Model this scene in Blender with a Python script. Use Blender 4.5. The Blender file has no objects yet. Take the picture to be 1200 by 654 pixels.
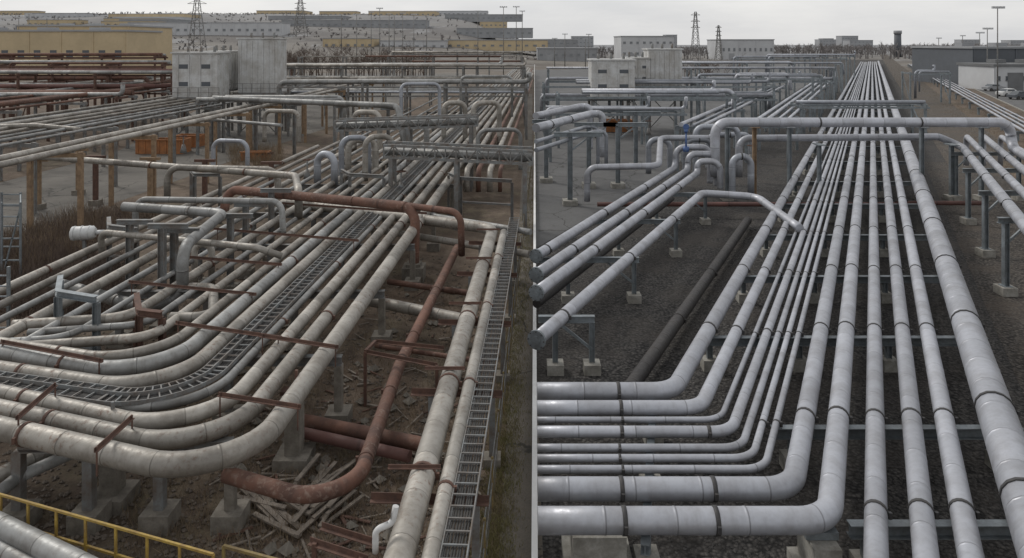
import bpy, math, random
from mathutils import Vector, Matrix, noise
random.seed(7)
R=random.Random(11)
F=850.0; H=10.0; HY=50.0
VL=640; VR=1022
SEAM=27/F
def G(px,py,z=0.0):
    Y=F*(H-z)/(py-HY); return Vector(((px-600)*Y/F,Y,z))
def D(px,Y,z): return Vector(((px-600)*Y/F,Y,z))
def K(vp,k,py,z): return G(vp+k*(py-HY),py,z)
def run(p,Y,vp): return Vector((p.x+(vp-600)/F*(Y-p.y),Y,p.z))
def sstep(a,b,x):
    t=max(0,min(1,(x-a)/(b-a))); return t*t*(3-2*t)
def gz(x,y):
    if y<260: return 0.0
    m=1-sstep(-60,45,x-0.0*y)
    return (46*sstep(260,950,y)+3*noise.noise(Vector((x/120,y/120,0)))*sstep(300,600,y))*m
# ------------------------------------------------------------ materials
def mk(name):
    m=bpy.data.materials.new(name); m.use_nodes=True
    nt=m.node_tree; b=nt.nodes['Principled BSDF']; return m,nt,b
def nd(nt,t,**kw):
    n=nt.nodes.new(t)
    for k,v in kw.items():
        if k.startswith('i_'):
            key=k[2:]
            key=int(key) if key.isdigit() else key
            if isinstance(v,bpy.types.NodeSocket): nt.links.new(v,n.inputs[key])
            else: n.inputs[key].default_value=v
        else: setattr(n,k,v)
    return n
def c4(c): return (c[0],c[1],c[2],1)
def mathn(nt,op,a,b=0.0,clamp=False):
    n=nt.nodes.new('ShaderNodeMath'); n.operation=op; n.use_clamp=clamp
    for i,v in enumerate((a,b)):
        if isinstance(v,bpy.types.NodeSocket): nt.links.new(v,n.inputs[i])
        else: n.inputs[i].default_value=v
    return n.outputs[0]
def mixc(nt,f,a,b,bt='MIX'):
    n=nt.nodes.new('ShaderNodeMixRGB'); n.blend_type=bt
    for i,v in enumerate((f,a,b)):
        if isinstance(v,bpy.types.NodeSocket): nt.links.new(v,n.inputs[i])
        else: n.inputs[i].default_value=(v if i==0 else c4(v))
    return n.outputs[0]
def ramp(nt,f,lo,hi,a=0.0,b=1.0):
    n=nt.nodes.new('ShaderNodeMapRange'); nt.links.new(f,n.inputs[0])
    n.inputs[1].default_value=lo;n.inputs[2].default_value=hi;n.inputs[3].default_value=a;n.inputs[4].default_value=b
    return n.outputs[0]
def noi(nt,vec,scale,detail=4,rough=0.55,out=0):
    n=nd(nt,'ShaderNodeTexNoise'); nt.links.new(vec,n.inputs['Vector'])
    n.inputs['Scale'].default_value=scale;n.inputs['Detail'].default_value=detail;n.inputs['Roughness'].default_value=rough
    return n.outputs[out]
def bump(nt,b,h,strength,dist=0.02):
    n=nd(nt,'ShaderNodeBump'); n.inputs['Strength'].default_value=strength;n.inputs['Distance'].default_value=dist
    nt.links.new(h,n.inputs['Height']); nt.links.new(n.outputs[0],b.inputs['Normal'])
def pipe_mat(name,base,dirt,rust,rustamt,dirtamt,rough=0.5,metal=0.35,seg=1.15,tone=(0.8,1.15),bs=.35):
    m,nt,b=mk(name)
    geo=nd(nt,'ShaderNodeNewGeometry').outputs['Position']
    uv=nd(nt,'ShaderNodeUVMap').outputs[0]
    sx=nd(nt,'ShaderNodeSeparateXYZ',i_0=uv)
    rnd=nd(nt,'ShaderNodeObjectInfo').outputs['Random']
    s=mathn(nt,'FLOOR',mathn(nt,'DIVIDE',sx.outputs[0],seg))
    s=mathn(nt,'ADD',s,mathn(nt,'MULTIPLY',rnd,97.0))
    wn=nd(nt,'ShaderNodeTexWhiteNoise',noise_dimensions='1D'); nt.links.new(s,wn.inputs['W'])
    t=ramp(nt,wn.outputs[0],0,1,tone[0],tone[1])
    t=mathn(nt,'MULTIPLY',t,ramp(nt,rnd,0,1,0.82,1.1))
    n1=noi(nt,geo,1.3,6,0.65); n2=noi(nt,geo,9,5,0.6)
    col=mixc(nt,ramp(nt,n1,0.42,0.72,0,dirtamt),base,dirt)
    cv=nd(nt,'ShaderNodeCombineXYZ'); nt.links.new(mathn(nt,'MULTIPLY',sx.outputs[0],7),cv.inputs[0]); nt.links.new(mathn(nt,'MULTIPLY',sx.outputs[1],3),cv.inputs[1])
    st=noi(nt,cv.outputs[0],1.0,4,0.6)
    col=mixc(nt,ramp(nt,st,0.52,0.8,0,dirtamt*0.7),col,dirt)
    rm=ramp(nt,n2,0.62-0.12*rustamt,0.74-0.08*rustamt,0,min(1,rustamt))
    rm=mathn(nt,'MULTIPLY',rm,ramp(nt,noi(nt,geo,0.5,3),0.4,0.6,0,1),True)
    col=mixc(nt,rm,col,rust)
    fr=mathn(nt,'FRACT',mathn(nt,'DIVIDE',sx.outputs[0],seg))
    ln=mathn(nt,'LESS_THAN',fr,0.022)
    col=mixc(nt,mathn(nt,'MULTIPLY',ln,0.55),col,(dirt[0]*.5,dirt[1]*.5,dirt[2]*.5))
    vm=nd(nt,'ShaderNodeVectorMath',operation='SCALE'); nt.links.new(col,vm.inputs[0]); nt.links.new(t,vm.inputs['Scale'])
    nt.links.new(vm.outputs[0],b.inputs['Base Color'])
    b.inputs['Metallic'].default_value=metal
    nt.links.new(ramp(nt,n2,0.3,0.7,rough-0.08,rough+0.18),b.inputs['Roughness'])
    bump(nt,b,mathn(nt,'ADD',n1,mathn(nt,'MULTIPLY',n2,0.4)),bs,0.03)
    return m
def simple(name,base,dark,scale=3,rough=0.7,metal=0.0,amt=0.8,bs=0.3,lo=.38,hi=.68):
    m,nt,b=mk(name); geo=nd(nt,'ShaderNodeNewGeometry').outputs['Position']
    n1=noi(nt,geo,scale,6,0.65); n2=noi(nt,geo,scale*7,4)
    col=mixc(nt,ramp(nt,n1,lo,hi,0,amt),base,dark)
    col=mixc(nt,ramp(nt,n2,.45,.75,0,amt*.5),col,dark)
    nt.links.new(col,b.inputs['Base Color']); b.inputs['Roughness'].default_value=rough; b.inputs['Metallic'].default_value=metal
    bump(nt,b,n2,bs,0.02); return m
M={}
M['old']=pipe_mat('aged_cladding',(.385,.365,.33),(.16,.14,.115),(.14,.06,.03),0.65,0.8,.5,.35,tone=(.68,1.12))
M['oldg']=pipe_mat('aged_grey_cladding',(.33,.335,.33),(.14,.13,.115),(.13,.06,.035),0.45,0.75,.5,.35,tone=(.72,1.12))
M['new']=pipe_mat('clean_cladding',(.45,.465,.505),(.25,.245,.25),(.25,.17,.12),0.05,0.6,.46,.5,seg=1.3,tone=(.88,1.08),bs=.2)
M['newd']=pipe_mat('grey_cladding',(.33,.35,.385),(.19,.19,.2),(.2,.12,.08),0.1,0.5,.46,.45,tone=(.86,1.08),bs=.2)
M['rustp']=pipe_mat('rusty_pipe_steel',(.15,.075,.052),(.055,.033,.028),(.22,.16,.13),0.9,0.85,.75,.05,seg=5)
M['blackp']=pipe_mat('black_pipe_coating',(.03,.028,.028),(.05,.045,.04),(.08,.05,.04),0.3,0.5,.6,.0,seg=4)
M['brownp']=pipe_mat('brown_pipe',(.13,.06,.05),(.06,.035,.03),(.1,.06,.05),0.5,0.5,.6,.0,seg=4)
M['strap']=simple('black_strap',(.03,.03,.032),(.06,.055,.05),6,.6)
M['rust']=simple('rusted_steel',(.13,.07,.05),(.055,.033,.027),5,.85)
M['galv']=simple('galvanised_steel',(.24,.27,.29),(.12,.13,.135),2.5,.5,.4)
M['galvo']=simple('old_grey_steel',(.21,.225,.23),(.12,.085,.06),2.5,.65,.2)
M['conc']=simple('concrete',(.34,.33,.30),(.15,.14,.12),3,.9)
M['concd']=simple('dirty_concrete',(.23,.21,.18),(.09,.08,.065),3,.9)
M['white']=simple('white_paint',(.62,.63,.63),(.35,.34,.32),1.2,.5,0,.6,.1)
M['kerbw']=simple('white_kerb_paint',(.8,.8,.79),(.6,.6,.58),1.2,.6,0,.5,.1)
M['equip']=simple('equipment_paint',(.56,.57,.57),(.33,.31,.28),.8,.6,0,.8,.1)
M['yellow']=simple('yellow_paint',(.42,.29,.06),(.18,.11,.05),4,.6)
M['yellowo']=simple('worn_yellow_paint',(.26,.2,.07),(.12,.08,.05),4,.7)
M['orange']=simple('orange_paint',(.42,.17,.06),(.2,.1,.05),2,.7)
M['blue']=simple('blue_paint',(.07,.13,.3),(.03,.06,.15),4,.5)
M['wood']=simple('weathered_wood',(.24,.205,.17),(.1,.085,.07),5,.9)
M['woodp']=simple('timber_post',(.3,.21,.13),(.13,.085,.055),3,.9)
M['dark']=simple('dark_rubber',(.025,.025,.025),(.05,.045,.04),6,.7)
M['glass']=simple('window_glass',(.07,.08,.09),(.1,.11,.12),.3,.25,0,.5,0)
M['hazeglass']=simple('hazed_far_window',(.17,.18,.19),(.22,.23,.24),.3,.5,0,.5,0)  # glass colour lifted to carry painted distance haze
M['beige']=simple('beige_wall',(.52,.42,.27),(.4,.325,.21),.15,.85,0,.7,.05)
M['roofd']=simple('roof_sheet',(.16,.165,.17),(.1,.1,.1),.2,.7,0,.7,.05)
M['rooff']=simple('hazed_far_roof',(.33,.34,.35),(.26,.26,.27),.05,.8,0,.7,.05)  # paler than the near roof sheet: distance haze put into the colour
M['wallg']=simple('grey_wall',(.3,.31,.32),(.2,.2,.21),.1,.8,0,.6,.05)
M['walld']=simple('dark_wall',(.1,.11,.125),(.07,.075,.08),.2,.7,0,.6,.05)
M['wallw']=simple('pale_wall',(.5,.51,.52),(.38,.38,.39),.1,.8,0,.6,.05)
M['bark']=simple('bare_branches',(.14,.105,.085),(.085,.062,.05),.5,.95)
M['barkfar']=simple('hazy_branches',(.24,.225,.22),(.18,.165,.16),.02,.95)  # bark colour paled to paint in haze over distance
M['straw']=simple('dry_stems',(.26,.2,.13),(.12,.085,.06),1,.95)
M['moss']=simple('short_grass',(.17,.16,.06),(.2,.16,.09),1,.95)
M['stone']=simple('rubble_stone',(.17,.145,.12),(.07,.055,.045),2,.95)
M['gstone']=simple('gravel_stone',(.11,.105,.1),(.04,.038,.036),5,.95)
def ground_mat():
    m,nt,b=mk('earth'); geo=nd(nt,'ShaderNodeNewGeometry').outputs['Position']
    n1=noi(nt,geo,.16,7,.65); n2=noi(nt,geo,1.1,7,.7); n3=noi(nt,geo,9,5,.7)
    col=mixc(nt,ramp(nt,n1,.4,.62),(.115,.083,.058),(.065,.047,.034))
    col=mixc(nt,ramp(nt,n2,.46,.66,0,.8),col,(.175,.135,.1))
    col=mixc(nt,ramp(nt,n3,.55,.72,0,.7),col,(.028,.02,.015))
    g=mathn(nt,'MULTIPLY',ramp(nt,n1,.5,.6),ramp(nt,n2,.42,.6),True)
    col=mixc(nt,mathn(nt,'MULTIPLY',g,.5),col,(.09,.08,.04))
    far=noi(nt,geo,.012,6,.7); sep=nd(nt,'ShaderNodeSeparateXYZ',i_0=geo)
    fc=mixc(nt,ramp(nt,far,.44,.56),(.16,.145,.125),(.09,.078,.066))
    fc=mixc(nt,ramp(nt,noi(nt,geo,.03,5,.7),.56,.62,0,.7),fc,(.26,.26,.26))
    fc=mixc(nt,ramp(nt,sep.outputs[1],350,950,0,.6),fc,(.26,.275,.3))  # painted haze: far ground shifts to blue-grey with distance
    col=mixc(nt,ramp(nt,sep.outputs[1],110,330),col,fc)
    nt.links.new(col,b.inputs['Base Color']); b.inputs['Roughness'].default_value=.95
    bump(nt,b,mathn(nt,'ADD',n2,mathn(nt,'MULTIPLY',n3,.35)),.8,.12); return m
def gravel_mat(name,a,c,stain,sc=11):
    m,nt,b=mk(name); geo=nd(nt,'ShaderNodeNewGeometry').outputs['Position']
    v=nd(nt,'ShaderNodeTexVoronoi'); nt.links.new(geo,v.inputs['Vector']); v.inputs['Scale'].default_value=sc
    sc_=nd(nt,'ShaderNodeSeparateXYZ',i_0=v.outputs['Color'])
    col=mixc(nt,sc_.outputs[0],a,c)
    col=mixc(nt,ramp(nt,v.outputs['Distance'],.25,.75),col,(a[0]*.3,a[1]*.3,a[2]*.3))
    n1=noi(nt,geo,.35,6,.65); col=mixc(nt,ramp(nt,n1,.45,.65,0,.75),col,stain)
    nt.links.new(col,b.inputs['Base Color']); b.inputs['Roughness'].default_value=.95
    bump(nt,b,mathn(nt,'MULTIPLY',v.outputs['Distance'],-1.0),.9,.05); return m
def asphalt_mat(name,a,c,patch):
    m,nt,b=mk(name); geo=nd(nt,'ShaderNodeNewGeometry').outputs['Position']
    n1=noi(nt,geo,.22,7,.65); n2=noi(nt,geo,30,3); n3=noi(nt,geo,1.6,6,.7)
    col=mixc(nt,ramp(nt,n1,.4,.62),a,c)
    col=mixc(nt,ramp(nt,n3,.55,.68,0,.7),col,patch)
    col=mixc(nt,ramp(nt,n2,.4,.7,0,.35),col,(.03,.03,.03))
    v=nd(nt,'ShaderNodeTexVoronoi',feature='DISTANCE_TO_EDGE'); v.inputs['Scale'].default_value=.22
    vv=nd(nt,'ShaderNodeVectorMath',operation='ADD'); nt.links.new(geo,vv.inputs[0])
    nz=noi(nt,geo,.8,4,.6,1); nt.links.new(nz,vv.inputs[1]); nt.links.new(vv.outputs[0],v.inputs['Vector'])
    col=mixc(nt,ramp(nt,v.outputs['Distance'],.004,.012,.8,0),col,(.025,.023,.02))
    nt.links.new(col,b.inputs['Base Color']); b.inputs['Roughness'].default_value=.85
    bump(nt,b,n2,.3,.01); return m
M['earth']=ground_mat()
M['gravel']=gravel_mat('dark_gravel',(.038,.036,.035),(.11,.103,.096),(.055,.048,.042))
M['gravelb']=gravel_mat('brown_gravel',(.09,.075,.06),(.17,.15,.13),(.085,.065,.045),9)
M['gravelv']=gravel_mat('mixed_gravel',(.05,.043,.037),(.14,.125,.108),(.075,.06,.047),10)
M['asph']=asphalt_mat('worn_asphalt',(.15,.138,.12),(.1,.092,.08),(.075,.063,.05))
M['asph2']=asphalt_mat('grey_asphalt',(.12,.12,.12),(.09,.09,.09),(.07,.067,.063))
M['pathm']=asphalt_mat('dirt_path',(.16,.14,.115),(.11,.096,.078),(.075,.066,.055))
# ------------------------------------------------------------ mesh builder
class MB:
    def __init__(s): s.v=[];s.f=[];s.m=[];s.u=[];s.s=[]
    def face(s,idx,mi,uv=None,sm=False):
        s.f.append(idx);s.m.append(mi);s.u.append(uv or [(0,0)]*len(idx));s.s.append(sm)
    def frame(s,c,ax,ay,az,mi=0):
        b=len(s.v)
        for k in (-1,1):
            for j in (-1,1):
                for i in (-1,1): s.v.append(c+ax*i+ay*j+az*k)
        for q in ((0,2,3,1),(4,5,7,6),(0,1,5,4),(2,6,7,3),(0,4,6,2),(1,3,7,5)):
            s.face([b+i for i in q],mi)
    def box(s,c,sz,mi=0,rot=0.0,tilt=None):
        m=Matrix.Rotation(rot,3,'Z')
        if tilt: m=m@tilt
        s.frame(Vector(c),m@Vector((sz[0]/2,0,0)),m@Vector((0,sz[1]/2,0)),m@Vector((0,0,sz[2]/2)),mi)
    def beam(s,a,b,w,h,mi=0,kind='box'):
        a=Vector(a);b=Vector(b);d=b-a;L=d.length
        if L<1e-4:return
        d.normalize(); up=Vector((0,0,1)) if abs(d.z)<.95 else Vector((1,0,0))
        sd=d.cross(up).normalized(); up=sd.cross(d)
        c=(a+b)/2
        if kind=='box': s.frame(c,d*L/2,sd*w/2,up*h/2,mi)
        elif kind=='I':
            t=max(.012,h*.09)
            s.frame(c+up*(h/2-t/2),d*L/2,sd*w/2,up*t/2,mi); s.frame(c-up*(h/2-t/2),d*L/2,sd*w/2,up*t/2,mi)
            s.frame(c,d*L/2*.999,sd*t/2,up*(h/2-t),mi)
        elif kind=='L':
            t=.015
            s.frame(c-up*(h/2),d*L/2,sd*w/2,up*t/2,mi); s.frame(c-sd*(w/2-t/2)+up*t/2,d*L/2*.999,sd*t/2,up*(h/2),mi)
    def tube(s,path,r,mi=0,n=12,joint=0,caps=True,sm=True,s0=0.0):
        P=[Vector(p) for p in path]; rr=[r]*len(P) if not isinstance(r,(list,tuple)) else list(r)
        if joint:
            Q=[P[0]];RQ=[rr[0]];acc=s0
            for i in range(len(P)-1):
                d=P[i+1]-P[i];L=d.length
                k=math.floor(acc/joint)+1
                while k*joint<acc+L-.07:
                    t=k*joint-acc
                    if t>.07:
                        for o,f in ((-.05,1),(-.024,1),(-.018,1.018),(.018,1.018),(.024,1),(.05,1)):
                            Q.append(P[i]+d*((t+o)/L));RQ.append(r*f)
                    k+=1
                acc+=L; Q.append(P[i+1]);RQ.append(rr[i+1])
            P=Q;rr=RQ
        N=len(P);T=[]
        for i in range(N):
            a=P[max(0,i-1)];b=P[min(N-1,i+1)];T.append((b-a).normalized())
        t=T[0];up=Vector((0,0,1)) if abs(t.z)<.9 else Vector((1,0,0))
        nrm=(up-t*up.dot(t)).normalized();b0=len(s.v);acc=s0;S=[]
        for i in range(N):
            if i>0:
                q=T[i-1].rotation_difference(T[i]); nrm=q@nrm; acc+=(P[i]-P[i-1]).length
            S.append(acc); bn=T[i].cross(nrm)
            for j in range(n):
                a=2*math.pi*j/n; s.v.append(P[i]+(nrm*math.cos(a)+bn*math.sin(a))*rr[i])
        for i in range(N-1):
            for j in range(n):
                j2=(j+1)%n
                s.face([b0+i*n+j,b0+i*n+j2,b0+(i+1)*n+j2,b0+(i+1)*n+j],mi,[(S[i],j/n),(S[i],(j+1)/n),(S[i+1],(j+1)/n),(S[i+1],j/n)],sm)
        if caps:
            s.face([b0+j for j in range(n)][::-1],mi,[(S[0],.5)]*n); s.face([b0+(N-1)*n+j for j in range(n)],mi,[(S[-1],.5)]*n)
    def sliver(s,a,b,w,mi=0):
        d=(b-a);sd=d.cross(Vector((R.uniform(-1,1),R.uniform(-1,1),R.uniform(-.3,.3))))
        if sd.length<1e-6:return
        sd=sd.normalized()*w/2;i=len(s.v); s.v+= [a-sd,a+sd,b+sd*.3,b-sd*.3]; s.face([i,i+1,i+2,i+3],mi)
    def done(s,name,mats):
        me=bpy.data.meshes.new(name); me.from_pydata([tuple(v) for v in s.v],[],s.f)
        for m in mats: me.materials.append(M[m])
        me.polygons.foreach_set('material_index',s.m); me.polygons.foreach_set('use_smooth',s.s)
        ul=me.uv_layers.new(name='UVMap'); fl=[]
        for q in s.u:
            for c in q: fl+=[c[0],c[1]]
        ul.data.foreach_set('uv',fl); me.update()
        o=bpy.data.objects.new(name,me); bpy.context.scene.collection.objects.link(o); return o
def fillet(pts,Rb,n=9):
    P=[Vector(p) for p in pts];out=[P[0]]
    for i in range(1,len(P)-1):
        a=P[i]-P[i-1];b=P[i+1]-P[i];la,lb=a.length,b.length;a.normalize();b.normalize()
        th=a.angle(b)
        if th<.03: out.append(P[i]);continue
        t=min(Rb*math.tan(th/2),.48*la,.48*lb); p0=P[i]-a*t;p2=P[i]+b*t;w=math.cos(th/2)
        m=max(3,int(n*th/1.57)+1)
        out.append(p0-a*min(.03,la*.01))
        for k in range(m+1):
            u=k/m; d=(1-u)**2+2*u*(1-u)*w+u*u
            out.append((p0*(1-u)**2+P[i]*(2*u*(1-u)*w)+p2*u*u)/d)
        out.append(p2+b*min(.03,lb*.01))
    out.append(P[-1]);return out
def addbands(mb,path,r,bY=(),bX=(),mi=1,wd=.11):
    for i in range(len(path)-1):
        a,b=path[i],path[i+1]; d=b-a
        if d.length<1e-3: continue
        dn=d.normalized()
        for ax,vals in ((1,bY),(0,bX)):
            if abs(dn[ax])<.6: continue
            for v in vals:
                t=(v-a[ax])/d[ax]
                if 0<=t<1:
                    c=a+d*t; mb.tube([c-dn*wd/2,c+dn*wd/2],r*1.05+.004,mi,16)
                    sd=dn.cross(Vector((0,0,1))).normalized()
                    mb.box(c+sd*(r*1.08+.02)+Vector((0,0,.0)),(.06,.06,.12),mi)
def pipe(name,pts,d,mat,bend=None,bY=(),bX=(),joint=1.15,strap='strap',n=16,wd=.085):
    r=d/2; path=fillet(pts,bend if bend else d*1.6)
    far=min(p.y for p in path)>70
    if d<.2: wd=.055
    mb=MB(); mb.tube(path,r,0,8 if far else n,0 if far else joint,s0=R.uniform(0,9))
    addbands(mb,path,r,bY,bX,1,wd)
    return mb.done(name,[mat,strap])
def flange(p,d,r):
    # bolted blind flange closing a pipe end
    mb=MB(); d=d.normalized(); mb.tube([p-d*.05,p+d*.03],r*1.35,0,20,sm=False); mb.tube([p-d*.075,p-d*.0505],r*.6,0,16,sm=False)
    sd=d.cross(Vector((0,0,1))).normalized(); up=sd.cross(d)
    for i in range(8):
        a=i*math.pi/4; q=p+(sd*math.cos(a)+up*math.sin(a))*r*1.18; mb.tube([q-d*.08,q+d*.06],r*.09,1,6,sm=False)
    mb.done('blind_flange',['galv','strap'])
def sheet(name,pts,z,mat,sub=False):
    mb=MB(); mb.v=[Vector((p[0],p[1],z)) for p in pts]; mb.face(list(range(len(pts))),0); return mb.done(name,[mat])
def dirv(vp): return Vector(((vp-600)/F,1,0))
# ------------------------------------------------------------ terrain
xs=[-1800,-1300,-950,-700,-520,-400,-320,-260,-210,-170,-140,-110,-90,-70,-60,-50,-40,-30,-20,-10,0,10,20,30,40,50,70,100,150,250,400,600,900,1300,1800,2600]
ys=[-60,0,30,60,120,200,260,300,340,380,430,480,540,600,660,720,780,840,900,950,1000,1100,1300,1700,2300,3200]
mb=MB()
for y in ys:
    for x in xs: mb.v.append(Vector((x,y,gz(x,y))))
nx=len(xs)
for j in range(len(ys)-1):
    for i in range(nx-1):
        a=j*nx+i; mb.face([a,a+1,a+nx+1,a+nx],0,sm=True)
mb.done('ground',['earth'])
def LK(k,y): return K(VL,k,y,0)
def RK(k,y): return K(VR,k,y,0)
sheet('asphalt_road',[LK(-3.9,700),LK(-2.75,700),LK(-2.65,180),LK(-2.2,100),LK(-2.6,86),LK(-8,86),LK(-6.2,110),LK(-3.9,180)],.006,'asph')
sheet('dirt_path',[G(578,760),G(640,760),G(624,300),G(624,110),G(617,110),G(606,300)],.008,'pathm')
def SM(y,z=0): return G(627,y,z)
sheet('gravel_bed',[SM(900),RK(1.05,900),RK(1.05,70),RK(-.6,70),SM(72)],.006,'gravel')
sheet('gravel_verge',[RK(.43,900),RK(1.05,900),RK(1.05,190),RK(.43,190)],.012,'gravelv')
sheet('service_road',[SM(292),RK(-1.62,250),RK(-1.55,95),RK(-3,74),SM(74)],.014,'asph2')
sheet('gravel_path',[RK(.62,200),RK(1.3,185),RK(1.25,64),RK(.62,64)],.018,'gravelb')
sheet('paved_road',[RK(2.2,300),RK(9,300),RK(9,66),RK(2.2,66)],.010,'asph2')
for k in (2.2,):
    mb=MB(); a=RK(k,300);b=RK(k,66); mb.beam(a+Vector((0,0,.07)),b+Vector((0,0,.07)),.18,.14,0); mb.done('kerb',['conc'])
mb=MB(); a=G(626.5,760);b=G(626.5,62)  # white kerb put in to suggest the dividing line between the yards
N=40
for i in range(N):
    p=a.lerp(b,i/N);q=a.lerp(b,(i+.998)/N); mb.beam(p+Vector((0,0,.15)),q+Vector((0,0,.15)),.12,.3,0)
mb.done('divider_kerb',['kerbw'])
# ------------------------------------------------------------ RIGHT: main rack
zb=1.0
beamY=[13.6,17.0,22.2,28,34,40.5]+[47+8*i for i in range(30)]
def RY(c,Y,z): return Vector((dirv(VR).x*Y+c,Y,z))
YF=330
spec=[
 (.335,.80,None),(.192,.42,None),(.105,.42,None),(.008,.40,None),
 (-.09,.46,610),(-.178,.43,573),(-.252,.16,550),(-.288,.16,537),(-.322,.17,525),(-.362,.25,506),(-.402,.14,492),(-.47,.34,478),(-.57,.44,459)]
for k,d,cy in spec:
    z=zb+d/2
    st=[y for y in beamY if y<75]
    if cy is None:
        p=K(VR,k,800,z); pts=[p,run(p,YF,VR)]
        pipe('insulated_pipe',pts,d,'new',bY=[y+.0 for y in st],joint=1.3)
    else:
        c=K(VR,k,cy,z); l=Vector((SEAM*c.y+.05,c.y,z)); e=run(c,YF,VR)
        bx=[l.x+1.55+.1*(c.y-13)+R.uniform(-.05,.05),l.x+3.2+.2*(c.y-13)]
        pipe('insulated_pipe',[l,c,e],d,'new',bend=.85 if d>.35 else .7,bY=[y for y in st if y>c.y+1.1],bX=bx[:1] if d<.25 else bx,joint=1.3)
for Y in beamY:
    mb=MB(); dr=.0
    cl=-.60*8.75; cr=.40*8.75
    if Y<19: cl=-.05*8.75 if Y<15 else -.27*8.75
    a=RY(cl,Y,zb-.13);b=RY(cr,Y,zb-.13)
    mb.beam(a,b,.2,.25,0,'I')
    nleg=4 if Y>19 else 2
    for i in range(nleg):
        t=(i+.1)/(nleg-.8); p=a.lerp(b,t)
        mb.beam(Vector((p.x,p.y,.35)),Vector((p.x,p.y,zb-.26)),.16,.16,0,'I')
        mb.box((p.x,p.y,.17),(.45,.45,.36),1)
    mb.done('pipe_support',['galv','conc'])
for (px,py,w) in ((700,626,1.0),(960,640,.5)):
    p=G(px,py,.6); mb=MB(); mb.box((p.x,p.y,.5),(w,.8,.6),1); mb.box((p.x,p.y,.1),(w+.3,1.1,.22),1); mb.box((p.x,p.y,.88),(.6,.3,.14),0)
    mb.done('pipe_pedestal',['galv','conc'])
for Y,l in ((15.2,3.0),):
    a=Vector((SEAM*Y+1.9,13.0,zb-.1)); b=Vector((SEAM*Y+3.1,18.4,zb-.1)); mb=MB(); mb.beam(a,b,.16,.2,0,'I')
    for t in (.15,.6,.95):
        p=a.lerp(b,t); mb.beam(Vector((p.x,p.y,.3)),Vector((p.x,p.y,zb-.2)),.14,.14,0); mb.box((p.x,p.y,.15),(.45,.45,.3),1)
    mb.done('pipe_support',['galv','conc'])
p=K(VR,-.70,470,.45); pipe('black_pipe',[p,run(p,39,VR)],.42,'blackp',bY=[20,25,30],strap='blackp')
pipe('brown_pipe',[D(700,41.5,.75),D(1060,41.5,.75)],.26,'brownp',strap='blackp')
pipe('brown_pipe',[D(1050,42.5,.6),D(1150,42.5,.6)],.26,'brownp',strap='blackp')
for i,(y0,d,ye,zr) in enumerate(((300,.40,46.5,3.3),(322,.40,45.6,3.0),(343,.38,44.6,2.7))):
    z=2.0; s=SM(y0,z)+Vector((.05,0,0)); e=run(s,ye,VR)
    pipe('insulated_pipe',[s,e,Vector((e.x,e.y,zr)),Vector((e.x+2.2-.4*i,e.y,zr)),Vector((e.x+2.2-.4*i,e.y,1.0))],d,'new',bend=.6,bY=[28,34,40],joint=1.3)
    flange(s,dirv(VR),d/2)
s=SM(398,1.7)+Vector((.05,0,0)); e=run(s,40,VR)
pipe('insulated_pipe',[s,e,Vector((e.x+3.0,e.y,1.5)),Vector((e.x+3.0,34,1.3))],.4,'new',bend=.7,bY=[22,28,34],joint=1.3)
flange(s,dirv(VR),.2)
s=SM(356,1.2)+Vector((.05,0,0)); pipe('black_pipe',[s,run(s,41,VR)],.3,'blackp')
for Y in (22,28,34,40):
    mb=MB(); c0=max(-1.64*8, SEAM*Y-dirv(VR).x*Y+.1); c1=-1.12*8.3
    if Y==22: c1=-1.05*8.3
    a=RY(c0,Y,1.62);b=RY(c1+.3,Y,1.62)
    if b.x-a.x<.3: a=b-Vector((.8,0,0))
    mb.beam(a,b,.16,.2,0,'I')
    for t in (.3,.95):
        q=a.lerp(b,t); mb.beam(Vector((q.x,q.y,.3)),Vector((q.x,q.y,1.52)),.16,.16,0,'I'); mb.box((q.x,q.y,.15),(.5,.5,.32),1)
    q=a.lerp(b,.95); mb.beam(Vector((q.x,q.y,.7)),Vector((q.x-1,q.y,1.5)),.08,.08,0)
    mb.done('pipe_support',['galv','conc'])
# portal pipes
pipe('insulated_pipe',[D(838,45.5,1.6),D(838,45.5,5.0),D(1183,45.5,5.0),D(1186,45.5,3.4),RY(9.4,38,3.3)],.60,'new',bend=.8,bX=[D(p,45.5,0).x for p in (960,1078)],joint=1.3)
c=RY(5.6,47.0,3.9)
pipe('insulated_pipe',[D(866,47,1.3),D(866,47,3.8),D(1100,47,3.9),Vector((c.x,46.6,3.3)),RY(5.45,11,3.3)],.45,'new',bend=.7,bY=[24,30,36,42],joint=1.3)
for cc,d in ((6.75,.38),(7.95,.40),(9.2,.34)):
    pipe('insulated_pipe',[RY(cc,52,1.2),RY(cc,52,3.3),RY(cc,12,3.3)],d,'new',bend=.7,bY=[24,30,36,42],joint=1.3)
for Y in (16,22.5,28.8,34,40,46):
    mb=MB(); a=RY(5.0,Y,2.95); b=RY(9.8,Y,2.95); mb.beam(a,b,.2,.22,0,'I')
    for cc in (5.3,9.3):
        q=RY(cc,Y,0); mb.beam(q+Vector((0,0,.35)),q+Vector((0,0,2.84)),.2,.2,0,'I'); mb.box((q.x,q.y,.16),(.6,.6,.36),1); mb.box((q.x,q.y,.355),(.36,.36,.03),0)
    mb.beam(RY(5.3,Y,2.0),RY(6.2,Y,2.84),.08,.08,0)
    mb.done('pipe_support',['galv','conc'])
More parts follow.
